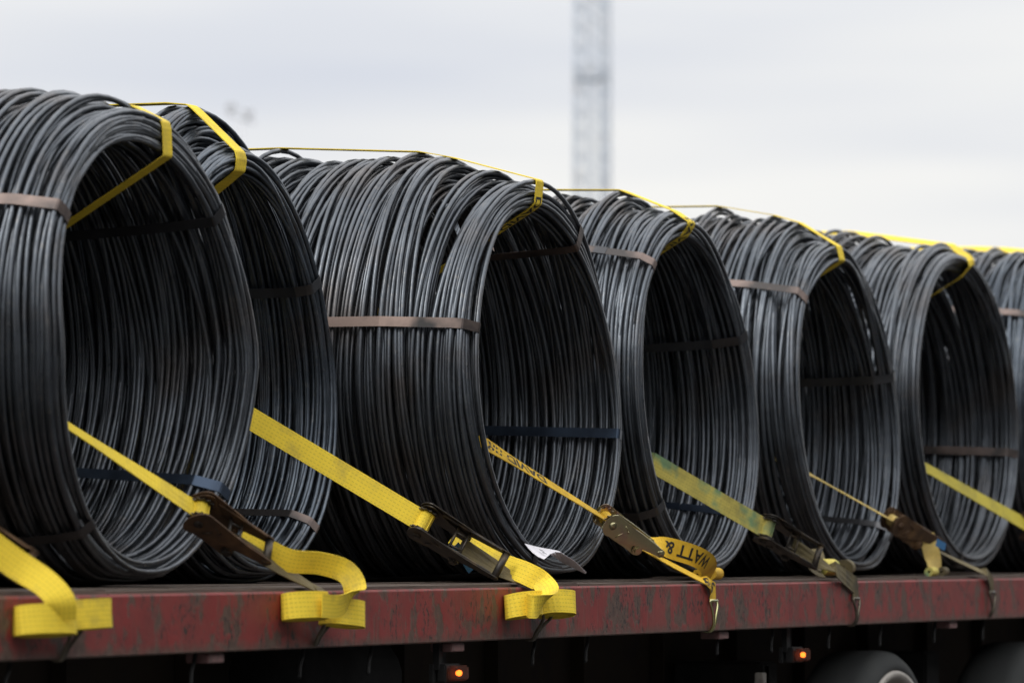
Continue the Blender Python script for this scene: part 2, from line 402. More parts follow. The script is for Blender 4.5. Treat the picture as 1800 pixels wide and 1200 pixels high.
# ---- floodlight mast (only its heads clear the load)
fb = P(422, 965, 62.0); fd = (fb - CAM).dot(FWD); fx = fd / F_PX
mast = empty('floodlight_mast', 'blurred grey floodlight heads on a mast showing above the coils at upper left', 'floodlight', (fb.x, fb.y, 0))
zt = EYE + (965 - 215) * fx
tube('pole', [(fb.x, fb.y, 0), (fb.x, fb.y, zt)], [0.16, 0.07], M['lamp_grey'], mast, 10)
ca, cb = Vector((fb.x, fb.y, zt)) - RGT * 26 * fx + Vector((0, 0, 18 * fx)), Vector((fb.x, fb.y, zt)) + RGT * 24 * fx
tube('cross_arm', [ca, cb], 0.03, M['lamp_grey'], mast, 8)
RR = Matrix((RGT, FWD, (0, 0, 1))).transposed()
for q, s in ((Vector((fb.x, fb.y, zt)) + RGT * (-17 * fx) + Vector((0, 0, 28 * fx)), 1.0), (Vector((fb.x, fb.y, zt)) + RGT * (13 * fx) + Vector((0, 0, 17 * fx)), 0.95)):
    hd = box('lamp_head', q, (17 * fx * s, 0.16, 13 * fx * s), M['lamp_grey'], mast, R=RR, bevel=0.02)
    tube('lamp_yoke', [q - Vector((0, 0, 12 * fx)), q], 0.03, M['lamp_grey'], mast, 6)

# ================================================================== TRAILER
XL, XR = -6.5, 15.0
trailer = empty('flatbed_trailer', 'long flatbed trailer with chipped dirty red side rail carrying the wire coils', 'trailer', (0, 0, 0))
RH = 0.162
def rail_profile(y0, sgn):
    # C section: outer face with small top and bottom flanges, rounded arrises
    pr = [(0.0, -RH + 0.004), (0.003, -RH), (0.055, -RH), (0.055, -RH + 0.008), (0.010, -RH + 0.010), (0.010, -0.010), (0.055, -0.010), (0.055, -0.001), (0.006, 0.0), (0.002, -0.0015), (0.0, -0.006)]
    return [(y0 + sgn * a, DECK + b) for a, b in pr]
def rail(name, y0, sgn, m, label=None):
    pr = rail_profile(y0, sgn); xs = np.linspace(XL, XR, 160); v = []; f = []; n = len(pr); rnd = random.Random(3)
    for x in xs:
        j = rnd.uniform(-0.0006, 0.0006)
        for (a, b) in pr: v.append((x, a + j, b + 0.0))
    for i in range(len(xs) - 1):
        for k in range(n):
            l = (k + 1) % n; f.append((i * n + k, (i + 1) * n + k, (i + 1) * n + l, i * n + l) if sgn > 0 else (i * n + k, i * n + l, (i + 1) * n + l, (i + 1) * n + k))
    f.append(tuple(range(n))); f.append(tuple(range((len(xs) - 1) * n, len(xs) * n))[::-1])
    return mesh_np(name, v, f, m, trailer, smooth=False)
o = rail('side_rail', 0.0, 1, M['red']); 
# object space of the rail has its zero on the rail top so that the grime follows it
for ob in (o,):
    ob.data.transform(Matrix.Translation((0, 0, -DECK))); ob.location = (0, 0, DECK)
o = rail('side_rail', 2.5, -1, M['red']); o.data.transform(Matrix.Translation((0, 0, -DECK))); o.location = (0, 0, DECK)
BT = DECK + 0.009                                   # top of the deck boards
rnd = random.Random(11)
yb = 0.030
while yb < 2.44:
    w = rnd.uniform(0.13, 0.17); y1 = min(yb + w, 2.47)
    lo = XL + 0.02
    while lo < XR - 0.1:
        hi = min(lo + rnd.uniform(2.6, 4.2), XR - 0.02); dz = rnd.uniform(-0.003, 0.004)
        box('deck_board', ((lo + hi) / 2, (yb + y1) / 2, BT - 0.016 + dz), (hi - lo - 0.006, y1 - yb - 0.008, 0.032), M['board'], trailer, bevel=0.003)
        lo = hi
    yb = y1
for i in range(54):
    x = XL + 0.2 + i * 0.4
    box('cross_member', (x, 1.25, DECK - 0.07), (0.05, 2.36, 0.10), M['chassis'], trailer)
for y in (0.72, 1.78):
    ww = [box_vf(((XL + XR) / 2, y, DECK - 0.36), (XR - XL, 0.012, 0.45)), box_vf(((XL + XR) / 2, y, DECK - 0.128), (XR - XL, 0.14, 0.014)), box_vf(((XL + XR) / 2, y, DECK - 0.592), (XR - XL, 0.14, 0.014))]
    v, f = joinvf(ww); mesh_np('chassis_beam', v, f, M['chassis'], trailer, smooth=False)
    for i in range(26):
        x = XL + 0.5 + i * 0.8
        box('beam_stiffener', (x, y - 0.034, DECK - 0.36), (0.01, 0.05, 0.446), M['chassis'], trailer)
# air tank, spare side boxes in the dark
tube('air_tank', [P(470, 1190, 0.45), P(640, 1190, 0.45)], 0.13, M['black_steel'], trailer, 20)
for px_ in (375, 800, 1268, 1672, -60, 2050):
    a = P(px_, 1120, 0.03)
    box('rail_lug', (a.x, 0.055, DECK - RH - 0.017), (0.10, 0.07, 0.026), M['lug_red'], trailer, bevel=0.003)
for px_ in (20, 345, 535, 655, 942, 1035, 1265, 1360, 1460, 1550, 1645, 1730):
    a = P(px_, 1120, 0.05)
    tube('rope_hook', catmull([(a.x, 0.05, DECK - RH + 0.02), (a.x - 0.01, 0.05, DECK - RH - 0.02), (a.x - 0.04, 0.045, DECK - RH - 0.05), (a.x - 0.055, 0.04, DECK - RH - 0.085)], 5), 0.006, M['black_steel'], trailer, 7)
# marker lamps on brackets
for px_, py_ in ((797, 1182), (1403, 1150)):
    a = P(px_, py_, 0.03); t_b = DECK - RH
    parts = [box_vf((a.x - 0.05, 0.06, (t_b + a.z) / 2 + 0.01), (0.03, 0.02, t_b - a.z + 0.0)), box_vf((a.x + 0.02, 0.075, (t_b + a.z) / 2 + 0.01), (0.03, 0.012, t_b - a.z + 0.02)), box_vf((a.x, 0.072, a.z), (0.15, 0.012, 0.055))]
    v, f = joinvf(parts); br_ = mesh_np('lamp_bracket', v, f, M['black_steel'], trailer, smooth=False)
    lp = box('marker_lamp', (a.x, 0.045, a.z), (0.118, 0.03, 0.056), M['black_steel'], trailer, bevel=0.004)
    box('lens', (a.x, 0.014, a.z), (0.105, 0.030, 0.046), M['lens'], lp, bevel=0.006)
    bm = bmesh.new(); bmesh.ops.create_uvsphere(bm, u_segments=12, v_segments=8, radius=0.0095); me = bpy.data.meshes.new('bulb'); bm.to_mesh(me); bm.free()
    me.materials.append(M['bulb']); bo = link('bulb', me, lp); bo.location = Vector((a.x + 0.0, 0.012, a.z)); bo.scale = (1.2, 1, 1)
    lp.location = (0, 0, 0)
# legs, box and mudguard hints near the wheels
a = P(1337, 1180, 0.35); box('support_post', (a.x, 0.35, DECK - 0.62), (0.05, 0.05, 0.62), M['black_steel'], trailer, bevel=0.004)
box('support_post', (P(1337, 1195, 0.15).x, 0.15, P(1337, 1235, 0.15).z), (0.045, 0.03, 0.22), M['rim'], trailer, bevel=0.003)
# wheels
def lathe_vf(prof, c, n=64):
    v, f = [], []; k = len(prof)
    for i in range(n):
        a = 2 * math.pi * i / n
        for (r, y) in prof: v.append((c[0] + r * math.cos(a), c[1] + y, c[2] + r * math.sin(a)))
    for i in range(n):
        j = (i + 1) % n
        for q in range(k - 1): f.append((i * k + q, i * k + q + 1, j * k + q + 1, j * k + q))
    return v, f
TR = 0.53
for px_ in (1577, 1838, 2110):
    a = P(px_, 1143 if px_ < 1600 else 1133, 0.03)
    c = (a.x, 0.0, P(1577, 1143, 0.03).z - TR)
    hub = c[2]
    prof = [(0.440, 0.06), (0.450, 0.045), (0.462, 0.035), (0.480, 0.035), (0.505, 0.048), (TR - 0.006, 0.072), (TR, 0.10), (TR+.001, 0.17), (TR, 0.25), (TR - 0.012, 0.29), (0.46, 0.33), (0.44, 0.31)]
    v, f = lathe_vf(prof, c, 96)
    w = empty('wheel', '', '', (a.x, 0.03, hub)); del w['label']; del w['category']; w.parent = trailer
    mesh_np('tyre', v, f, M['tyre'], w)
    v, f = lathe_vf([(0.458, 0.050), (0.452, 0.030), (0.438, 0.028), (0.424, 0.034), (0.416, 0.06), (0.405, 0.12), (0.36, 0.15), (0.20, 0.16), (0.17, 0.10), (0.13, 0.09), (0.12, 0.06), (0.0, 0.055)], c, 64)
    mesh_np('rim', v, f, M['rim'], w)
    tube('axle', [(a.x, 0.25, hub), (a.x, 1.2, hub)], 0.06, M['black_steel'], w, 12)
for px_ in (1577, 1838):
    x = P(px_, 1143, 0.03).x; z = P(1577, 1143, 0.03).z - TR
    box('suspension_bracket', (x - 0.62, 0.5, z + 0.25), (0.18, 0.35, 0.5), M['black_steel'], trailer, bevel=0.01)

# ================================================================== COILS
WR = 0.0084
coils = {}
def smooth_table(rng, n, amp, k=1):
    a = rng.normal(0, 1, n + 8)
    if k > 1:
        ker = np.hanning(2 * k + 1); ker /= np.sqrt((ker ** 2).sum()); a = np.convolve(a, ker, 'same')
    return np.clip(a, -2, 2) * amp
def interp(tab, tau):
    i = np.floor(tau).astype(int); t = tau - i; t = t * t * (3 - 2 * t); return tab[i] * (1 - t) + tab[i + 1] * t
def make_coil(key, label, xc, yf, drop, dropw, hd=1.25, wid=1.25, yaw=0.0, Lc=1.9, NL=425, seed=1, lean=0.05, leanb=None, bands=(), pear=0.05, rise=0.0, ctop=None):
    rng = np.random.default_rng(seed); S = 60; leanb = lean if leanb is None else leanb
    c0 = P(xc, 665, yf)
    z0 = DECK + 0.036; rv = hd / 2; cz = z0 + rv
    total = NL * S; k = np.arange(total + 1); tau = k / S; phi = 2 * np.pi * tau + 1.0; s = tau / NL
    yl = Lc * s ** 1.10
    prog = 1 - np.exp(-(yl / dropw) ** 1.3)                # 0 at the front ring, 1 in the body
    r_j = interp(smooth_table(rng, NL, 0.005), tau); ox = interp(smooth_table(rng, NL, 0.007), tau); oz = interp(smooth_table(rng, NL, 0.006), tau)
    clump = interp(smooth_table(rng, NL, 0.018, 12), tau); tx = interp(smooth_table(rng, NL, 0.011), tau); tz = interp(smooth_table(rng, NL, 0.010), tau)
    tX = interp(smooth_table(rng, NL, 0.026, 8), tau); ty2 = interp(smooth_table(rng, NL, 0.010), tau)
    ecc = 0.020 + 0.026 * prog + 0.10 * np.clip((yl - 1.25) / 0.5, 0, 1) ** 2; pre = 2 * np.pi * (0.137 * tau + interp(smooth_table(rng, NL, 0.03, 4), tau))  # rear loops shaped to stray into the bore and block light from behind
    cp, sp = np.cos(phi), np.sin(phi)
    rh = wid / 2 - ecc * 0.8 + r_j + 0.5 * clump + 0.012 * prog; rvv = rv - ecc * 0.8 + r_j + 0.4 * clump
    upper = np.clip(sp, 0, 1) ** 1.2
    x = rh * cp * (1 - pear * sp) + ecc * np.cos(pre) + ox
    z = rvv * sp + (drop * prog + np.clip(clump, -0.02, 0.03) * 1.1 * prog) * upper + ecc * np.sin(pre) + oz
    z = np.where(z < -rv + 0.02, -rv + 0.02 + 0.35 * (z + rv - 0.02), z)
    z -= 0.030 * prog * np.clip(-sp, 0, 1)
    y = yl + (tx + tX) * sp * (0.25 + 0.75 * upper + 0.2) + (tz) * cp + np.where(sp > 0, lean, leanb) * sp * (1 - 0.7 * prog) + ty2 * np.sin(2 * phi + 1) * upper
    y = np.maximum(y, -0.02 + np.where(sp > 0, lean, leanb) * sp) 
    # slight yaw of the whole coil about its front ring centre
    ca, sa = math.cos(yaw), math.sin(yaw)
    X = c0.x + x * ca - y * sa; Y = yf + x * sa + y * ca; Z = np.maximum(cz + z, BT + WR + 0.002)
    pts = np.stack([X, Y, Z], 1)
    coil = empty('wire_coil', label, 'wire coil', (c0.x, yf, BT), 'coils of steel wire rod standing on the trailer')
    sides = 6; an = 2 * np.pi * np.arange(sides) / sides
    rad = np.stack([cp * ca, cp * sa, sp], 1); axis = np.array([-sa, ca, 0.0])
    V = pts[:, None, :] + WR * (np.cos(an)[None, :, None] * rad[:, None, :] + np.sin(an)[None, :, None] * axis[None, None, :])
    V = V.reshape(-1, 3); i = np.arange(total)[:, None]; j = np.arange(sides)[None, :]; j2 = (j + 1) % sides
    Fq = np.stack([i * sides + j, (i + 1) * sides + j, (i + 1) * sides + j2, i * sides + j2], 2).reshape(-1, 4)
    mesh_np('wire', V, Fq, M['wire'], coil)
    # end caps are tiny: close the free wire ends with small cones
    for e_, d_ in ((0, -1), (total, 1)):
        t_ = Vector(pts[e_]); tt = Vector((-sp[e_] * ca, -sp[e_] * sa, cp[e_])) * d_
        tube('wire_end', [t_, t_ + tt * 0.004], [WR, WR * 0.8], M['wire'], coil, 7)
    rho = np.hypot(x, z)
    for (deg, mk, wd) in bands:
        pb = math.radians(deg); d = np.abs((phi - pb + np.pi) % (2 * np.pi) - np.pi)
        q = d < 0.075
        h = hull2(list(zip(y[q], rho[q]))); h = inflate(h, WR + 0.0012)
        path = []; ww = []
        cw, sw = math.cos(math.atan2((z[q]).mean(), (x[q]).mean())), math.sin(math.atan2((z[q]).mean(), (x[q]).mean()))
        for (yy, rr) in h + [h[0]]:
            lx = rr * cw; lz = rr * sw
            path.append(Vector((c0.x + lx * ca - yy * sa, yf + lx * sa + yy * ca, cz + lz)))
        rb = Ribbon(path, Vector((-sw * ca, -sw * sa, cw)), wd, 0.0014)
        bo_ = rb.build('steel_band', M[mk], coil)
        # crimped seal over the overlap, on the outer run
        im = max(range(len(path) - 1), key=lambda i: (path[i + 1] - path[i]).length if path[i].y < yf + 1.2 and path[i + 1].y < yf + 2.0 and abs(path[i + 1].y - path[i].y) > 0.1 and (path[i].x - c0.x) ** 2 + (path[i].z - cz) ** 2 > (rv - 0.05) ** 2 else 0)
        pa, pb_ = path[im], path[im + 1]; dd = (pb_ - pa).normalized(); uu = rb.w[im]; mm = pa + (pb_ - pa) * 0.35
        nn_ = dd.cross(uu).normalized(); RM = Matrix((dd, uu, nn_)).transposed()
        box('seal', mm, (0.045, wd + 0.004, 0.005), M['band_dark'], bo_, R=RM, bevel=0.001)
    coils[key] = dict(c0=c0, yf=yf, cz=cz, pts=pts, L=Lc, o=coil, rv=rv, phi=phi)
    return coil

make_coil(0, 'dark wire coil cut off by the left edge of the photo, behind the leftmost ratchet', -235, 0.30, 0.05, 0.2, seed=10, NL=350, Lc=1.6, bands=((140, 'band_brown', 0.034), (-35, 'band_dark', 0.03)))
make_coil(1, 'leftmost full wire coil, biggest in view, brown steel band high on its left', 279, 0.30, 0.085, 0.13, hd=1.27, wid=1.29, seed=21, pear=-0.01, lean=0.09, leanb=-0.03, bands=((146, 'band_brown', 0.036), (38, 'band_dark', 0.034), (-38, 'band_blue', 0.036), (-128, 'band_dark', 0.034)))
make_coil(2, 'wire coil set back behind the leftmost full coil, broad yellow strap leaving its bore', 446, 0.68, 0.125, 0.065, hd=1.28, wid=1.19, seed=33, lean=0.03, Lc=1.5, NL=340, bands=((24, 'band_dark', 0.034), (-52, 'band_brown', 0.034)))
make_coil(3, 'wire coil in the middle with a torn white paper label at its lower rim', 962, 0.30, 0.125, 0.22, hd=1.25, wid=1.32, seed=47, lean=0.05, bands=((165, 'band_two_tone', 0.034), (52, 'band_brown', 0.034), (-14, 'band_blue', 0.034), (-112, 'band_dark', 0.034)))
make_coil(4, 'wire coil directly right of the paper label coil, green stained strap in its bore', 1227, 0.30, 0.085, 0.15, hd=1.245, wid=1.20, seed=52, lean=0.04, bands=((136, 'band_brown', 0.036), (20, 'band_dark', 0.034), (-46, 'band_blue', 0.034), (-140, 'band_dark', 0.034)))
make_coil(5, 'second wire coil right of the paper label coil, dusty pale strap in its bore', 1490, 0.30, 0.11, 0.17, hd=1.25, wid=1.22, seed=64, lean=0.04, bands=((140, 'band_brown', 0.036), (12, 'band_dark', 0.034), (-50, 'band_dark', 0.034)))
make_coil(6, 'rightmost full wire coil, plain bright yellow strap broad over its top', 1697, 0.30, 0.06, 0.14, hd=1.30, wid=1.42, seed=75, lean=0.04, bands=((-16, 'band_brown', 0.036), (-105, 'band_dark', 0.034)))
make_coil(7, 'wire coil cut off by the right edge of the photo', 1925, 0.30, 0.06, 0.14, hd=1.33, wid=1.25, seed=86, lean=0.04, NL=350, Lc=1.6, bands=((142, 'band_brown', 0.036), (-40, 'band_dark', 0.034)))

# ================================================================== STRAPS
GRP = 'ratchet straps tying the coils to the rail'
def extrude_plate(outline, o, d, n, w, t0, t1):
    """flat plate: outline in (d, n) coordinates, from w = t0 to w = t1"""
    k = len(outline); v = [o + d * a + n * b + w * t0 for a, b in outline] + [o + d * a + n * b + w * t1 for a, b in outline]
    f = [tuple(range(k))[::-1], tuple(range(k, 2 * k))] + [(i, (i + 1) % k, k + (i + 1) % k, k + i) for i in range(k)]
    return v, f
def arc(cx, cy, r, a0, a1, n=10): return [(cx + r * math.cos(math.radians(a0 + (a1 - a0) * i / n)), cy + r * math.sin(math.radians(a0 + (a1 - a0) * i / n))) for i in range(n + 1)]
def cyl_vf(c, ax, r, h, n=16): return tube_vf([c - ax * h / 2, c + ax * h / 2], r, n)
def make_ratchet(parent, o, d, w, m, Lr=0.30, W=0.092, lift=0.012, webm=None, mb=None, pk=1.4):
    """o = spindle centre; d = towards the hook; w = across the strap; n = off the strap's face"""
    n = w.cross(d).normalized()
    if n.z < 0: n = -n
    mb = mb or m
    hw = W / 2; K = pk
    # frame: two lower plates
    fr = []
    lo = arc(0, 0, 0.030, 60, 250) + [(0.03, -0.034), (0.10, -0.036)] + arc(0.145, -0.022, 0.018, -90, 60) + [(0.08, 0.000)]
    lo = [(a, b * K) for a, b in lo]
    for s in (-1, 1): fr.append(extrude_plate(lo, o, d, n, w, s * (hw - 0.006) - 0.0015, s * (hw - 0.006) + 0.0015))
    fr.append(cyl_vf(o + d * 0.145 + n * -0.022, w, 0.007, W + 0.012, 12)); 
    v, f = joinvf(fr); R0 = mesh_np('ratchet', v, f, m, parent, smooth=False)
    # handle: two long arms with a grip bar, tilted slightly off the strap
    hd_ = (d * math.cos(lift * 6) + n * math.sin(lift * 6)).normalized(); hn = w.cross(hd_).normalized()
    if hn.z < 0: hn = -hn
    up_ = arc(0, 0, 0.034, 80, 270) + [(0.05, -0.030), (0.13, -0.020), (Lr - 0.02, -0.014)] + arc(Lr, 0, 0.014, -90, 90) + [(0.16, 0.018), (0.05, 0.030)]
    up_ = [(a, b * (1 + (K - 1) * max(0, 1 - a / Lr * 0.9))) for a, b in up_]
    ha = [extrude_plate(up_, o, hd_, hn, w, s * hw - 0.0018, s * hw + 0.0018) for s in (-1, 1)]
    # folded lips stiffening the arms
    for s in (-1, 1):
        a0 = o + hd_ * 0.04 + hn * 0.029 + w * s * (hw - 0.004); a1 = o + hd_ * (Lr - 0.02) + hn * 0.014 + w * s * (hw - 0.004)
        ha.append(tube_vf([a0, (a0 + a1) / 2 + hn * 0.002, a1], 0.0035, 6))
    v, f = joinvf(ha); mesh_np('handle', v, f, m, R0, smooth=False)
    tube('grip', [o + hd_ * Lr - w * (hw + 0.003), o + hd_ * Lr + w * (hw + 0.003)], 0.012, mb, R0, 14)
    # toothed wheels
    for s in (-1, 1):
        ol = []
        for i in range(24): a_ = 2 * math.pi * i / 24; r_ = 0.030 if i % 2 else 0.037; ol.append((r_ * math.cos(a_), r_ * math.sin(a_)))
        v, f = extrude_plate(ol, o, d, n, w, s * (hw - 0.014) - 0.002, s * (hw - 0.014) + 0.002); mesh_np('ratchet_wheel', v, f, mb, R0, smooth=False)
    tube('spindle', [o - w * (hw + 0.008), o + w * (hw + 0.008)], 0.013, mb, R0, 14)
    for s in (-1, 1):
        v, f = extrude_plate(arc(0, 0, 0.011, 0, 160, 8), o, d, n, w, s * (hw + 0.002), s * (hw + 0.008)); mesh_np('spindle_cap', v, f, mb, R0, smooth=False)
    # pawl bar and spring clip across the middle of the handle
    pc = o + hd_ * 0.105 + hn * 0.004
    v, f = joinvf([cyl_vf(pc, w, 0.005, W - 0.006, 8), cyl_vf(pc + hd_ * 0.04, w, 0.004, W - 0.006, 8),
                   tube_vf([pc - w * (hw * .5), pc - w * (hw * .5) + hd_ * 0.04], 0.004, 6), tube_vf([pc + w * (hw * .5), pc + w * (hw * .5) + hd_ * 0.04], 0.004, 6)])
    mesh_np('pawl_bar', v, f, mb, R0)
    for s in (-1, 1):
        bc = o + d * 0.145 - n * 0.022 * K
        v, f = tube_vf([bc + w * s * (hw - 0.001), bc + w * s * (hw + 0.0025), bc + w * s * (hw + 0.0026), bc + w * s * (hw + 0.010)], [0.019, 0.019, 0.012, 0.012], 12); mesh_np('bolt', v, f, mb, R0, smooth=False)
    for s in (-1, 1):
        for q_, ax_, r_, h_ in ((o + hd_ * 0.07 + hn * 0.008, w, 0.005, 0.003), (o + hd_ * (Lr - 0.012), w, 0.006, 0.004), (o + hd_ * 0.045 - hn * 0.016, (d * 0.5 + n * 0.8).normalized(), 0.002, 0.03), (o + hd_ * 0.058 + hn * 0.016, (d * 0.9 - n * 0.3).normalized(), 0.002, 0.03)):
            v, f = cyl_vf(q_ + w * s * (hw + 0.0025), ax_, r_, h_, 8); mesh_np('rivet', v, f, mb, R0)
    # the drum of wound webbing
    dr = []; 
    for i in range(40):
        a_ = i / 40 * 2 * math.pi * 2.2; r_ = 0.016 + 0.0035 * a_ / (2 * math.pi); dr.append(o + (d * math.cos(a_) + n * math.sin(a_)) * r_)
    Ribbon(dr, w, W - 0.028, 0.003).build('wound_webbing', webm, R0)
    return hd_, n
def make_hook(parent, x, ztop, zbot, m, W=0.07, bulge=0.0):
    h = []
    for s in (-1, 1):
        path = catmull([(x + s * W / 2, -0.010 - bulge, ztop + 0.006), (x + s * W * 0.45, -0.013 - bulge, ztop - 0.012), (x + s * W * 0.22, -0.014 - bulge * 0.5, (ztop + zbot) / 2), (x + s * 0.009, -0.013, zbot + 0.012), (x + s * 0.006, 0.0, zbot - 0.012), (x + s * 0.006, 0.022, zbot - 0.012), (x + s * 0.006, 0.030, zbot + 0.004)], 6)
        h.append(tube_vf(path, 0.0052, 8))
    h.append(tube_vf([(x - W / 2, -0.010 - bulge, ztop + 0.006), (x + W / 2, -0.010 - bulge, ztop + 0.006)], 0.0052, 8))
    v, f = joinvf(h); return mesh_np('hook', v, f, m, parent)
def flat_roll(parent, c, ax, wv, length, m, turns=4, gap=0.0064, width=0.075, name='rolled_tail', r0=0.004):
    """webbing folded into a flattened roll: long way along ax, webbing width along wv"""
    b = ax.cross(wv).normalized(); pts = []
    n = 20
    for i in range(turns * n + 1):
        a = 2 * math.pi * i / n; r = r0 + gap * i / n
        ca_ = math.cos(a); xx = math.copysign(abs(ca_) ** 0.75, ca_) * (length / 2 - gap * turns + r); yy = math.sin(a) * r * 1.15
        pts.append(c + ax * xx + b * yy)
    return Ribbon(pts, wv, width, 0.003).build(name, m, parent)

def strap(key, label, A, B, rat, ztop, zbot, m_up, m_low, m_rat, m_hook, wv=None, top=None, text=False, m_top=None, mb=None, Lr=0.30, lift=0.012, W=0.072, hookx=None, bulge=0.0, pk=1.4, wvb=None, topw=(1, 0, 0)):
    """A = image point on the rail's top edge, B = (image x, y, depth) inside the bore, rat = image x of the ratchet's spindle"""
    c = coils[key]
    a = P(A[0], A[1], -0.006); a.z = max(a.z, DECK + 0.006); b = P(*B)
    S = empty('ratchet_strap', label, 'strap', (a.x, 0, DECK), GRP)
    d = (b - a).normalized()
    # spindle place on the line
    t_r = (A[0] - rat) / (A[0] - B[0]); lo_, hi_ = 0.0, 1.0
    def imgx(p): q = p - CAM; return 900 + F_PX * q.dot(RGT) / q.dot(fw)
    for _ in range(30):
        mid = (lo_ + hi_) / 2
        if imgx(a.lerp(b, mid)) > rat: lo_ = mid
        else: hi_ = mid
    o = a.lerp(b, (lo_ + hi_) / 2)
    wv = Vector(wv or (1, 0, 0)); w = (wv - d * wv.dot(d)).normalized()
    # ---- upper webbing: spindle -> through the bore -> round the back -> over the top -> front lip -> bore -> far rail
    xs = P(top[0], top[1], c['yf'] + 0.02).x if top else c['c0'].x
    pts = c['pts']; q = (np.abs(pts[:, 0] - xs) < 0.045) & (pts[:, 2] > c['cz'] + 0.2)
    sl = [(float(y), float(z)) for y, z in pts[q][:, 1:]]
    Fp = (2.47, DECK + 0.0)
    h = inflate(hull2(sl + [Fp]), WR + 0.0015)
    # order: counter-clockwise in (y,z); start after the far anchor: upper back -> top -> front -> inner front -> far anchor
    st = max(range(len(h)), key=lambda i: h[i][0] - h[i][1] * 0.001); h = h[st:] + h[:st]
    h = [p for p in h if p[0] < Fp[0] - 0.1 and p[1] > c['cz'] + 0.1]
    path = [o.copy(), b.copy()]
    back = max(y for y, z in sl) + 0.05; exit_ = b + d * max(0.05, (back - b.y) / max(d.y, 0.05))
    exit_.y = back; exit_.x = xs; exit_.z = min(exit_.z, min(z for y, z in sl if y > back - 0.2) - 0.03)
    wl = [w, (Vector(wvb) - d * Vector(wvb).dot(d)).normalized() if wvb else w]
    path.append(Vector((b.x + (xs - b.x) * 0.45, b.y + 0.32, b.z + 0.10))); wl.append(Vector((1, 0, 0)))
    path.append(exit_ + Vector((0, -0.02, 0))); wl.append(Vector((1, 0, 0)))
    path.append(exit_ + Vector((0, 0.01, 0.02))); wl.append(Vector((1, 0, 0)))
    u_lip = None
    for p in h: path.append(Vector((xs, p[0], p[1]))); wl.append(Vector(topw))
    iend = len(path) - 1
    path.append(Vector((xs, Fp[0], Fp[1] + 0.0))); wl.append(Vector((1, 0, 0)))
    # refine for texture and lettering
    P2, W2_ = [], []
    for i in range(len(path) - 1):
        k = max(1, int((path[i + 1] - path[i]).length / 0.12))
        for j in range(k): P2.append(path[i].lerp(path[i + 1], j / k)); W2_.append(Vector(wl[i]).lerp(Vector(wl[i + 1]), j / k))
    P2.append(path[-1]); W2_.append(wl[-1])
    W2_ = [x.normalized() for x in W2_]
    # split so that bore part and top part can have their own cloth colour
    cut = min(range(len(P2)), key=lambda i: (P2[i] - path[4]).length)
    r1 = Ribbon(P2[:cut + 1], W2_[:cut + 1], W); r1.build('webbing', m_up, S)
    r2 = Ribbon(P2[cut:], W2_[cut:], W); r2.build('webbing', m_top or m_up, S)
    S['_'] = 0; del S['_']
    # ---- lower webbing: ratchet frame -> rail edge -> down the rail to the hook
    n = w.cross(d).normalized()
    if n.z < 0: n = -n
    hx = a.x if hookx is None else P(hookx, 1060, -0.01).x
    start = o - d * 0.145 - n * 0.022
    mid = start.lerp(a, 0.55); mid.z -= 0.004
    lp = [start, mid, a + Vector((0, 0.012, 0.003)), a + Vector((0, -0.004, -0.001)), Vector((hx, -0.008 - bulge * 0.6, DECK - 0.016)), Vector((hx, -0.008 - bulge, DECK - 0.045)), Vector((hx, -0.008 - bulge, ztop + 0.02)), Vector((hx, -0.008 - bulge * 0.6, ztop))]
    lw = [w, w.lerp(Vector((1, 0, 0)), 0.5)] + [Vector((1, 0, 0))] * 6
    r3 = Ribbon(lp, lw, W * 0.9); r3.build('anchor_webbing', m_low, S)
    make_hook(S, hx, ztop, zbot, m_hook, bulge=bulge * 0.6)
    hd_, nn = make_ratchet(S, o, -d, w, m_rat, Lr=Lr, webm=m_up, mb=mb, lift=lift, pk=pk, W=W + 0.02)
    return S, o, -d, w, nn, r1, r2, r3, iend
def zr(px_, py_): return P(px_, py_, -0.01).z

# --- the leftmost strap, its ratchet just enters the picture
Bw = (0.45, -0.5, 0.75)
def tail_path(pp, wpp):
    """pp: list of (image x, y, depth); a smooth loose tail"""
    return catmull([P(*p) for p in pp], 6), catmull([Vector(w) for w in wpp], 6)
SZ = strap(0, 'strap with clean loose yellow tail and ratchet cut off by the left edge', (112, 1044), (-330, 752, 0.5), -90, zr(115, 1095), zr(115, 1150), M['web_clean'], M['web_dirty'], M['ratchet_rust'], M['hook_dark'], wv=Bw, bulge=0.055, Lr=0.23)
tp, tw_ = tail_path([(-60, 925, 0.16), (-20, 955, 0.10), (30, 992, 0.03), (80, 1025, -0.05), (106, 1056, -0.09), (108, 1090, -0.085)], [(0.2, -0.35, 0.9), (0.2, -0.35, 0.9), (0.3, -0.5, 0.8), (0.6, -0.6, 0.5), (0.6, -0.75, 0.1), (0.6, -0.8, 0.0)])
Ribbon(tp, tw_, 0.075).build('loose_tail', M['web_clean'], SZ[0])
flat_roll(SZ[0], P(80, 1090, -0.045), Vector((0.92, -0.34, 0.0)).normalized(), Vector((0.20, 0.12, 1)), 0.20, M['web_clean'], turns=5)
flat_roll(SZ[0], P(150, 1080, -0.060), Vector((0.92, -0.30, 0.04)).normalized(), Vector((0.15, 0.1, 1)), 0.18, M['web_clean'], turns=4)

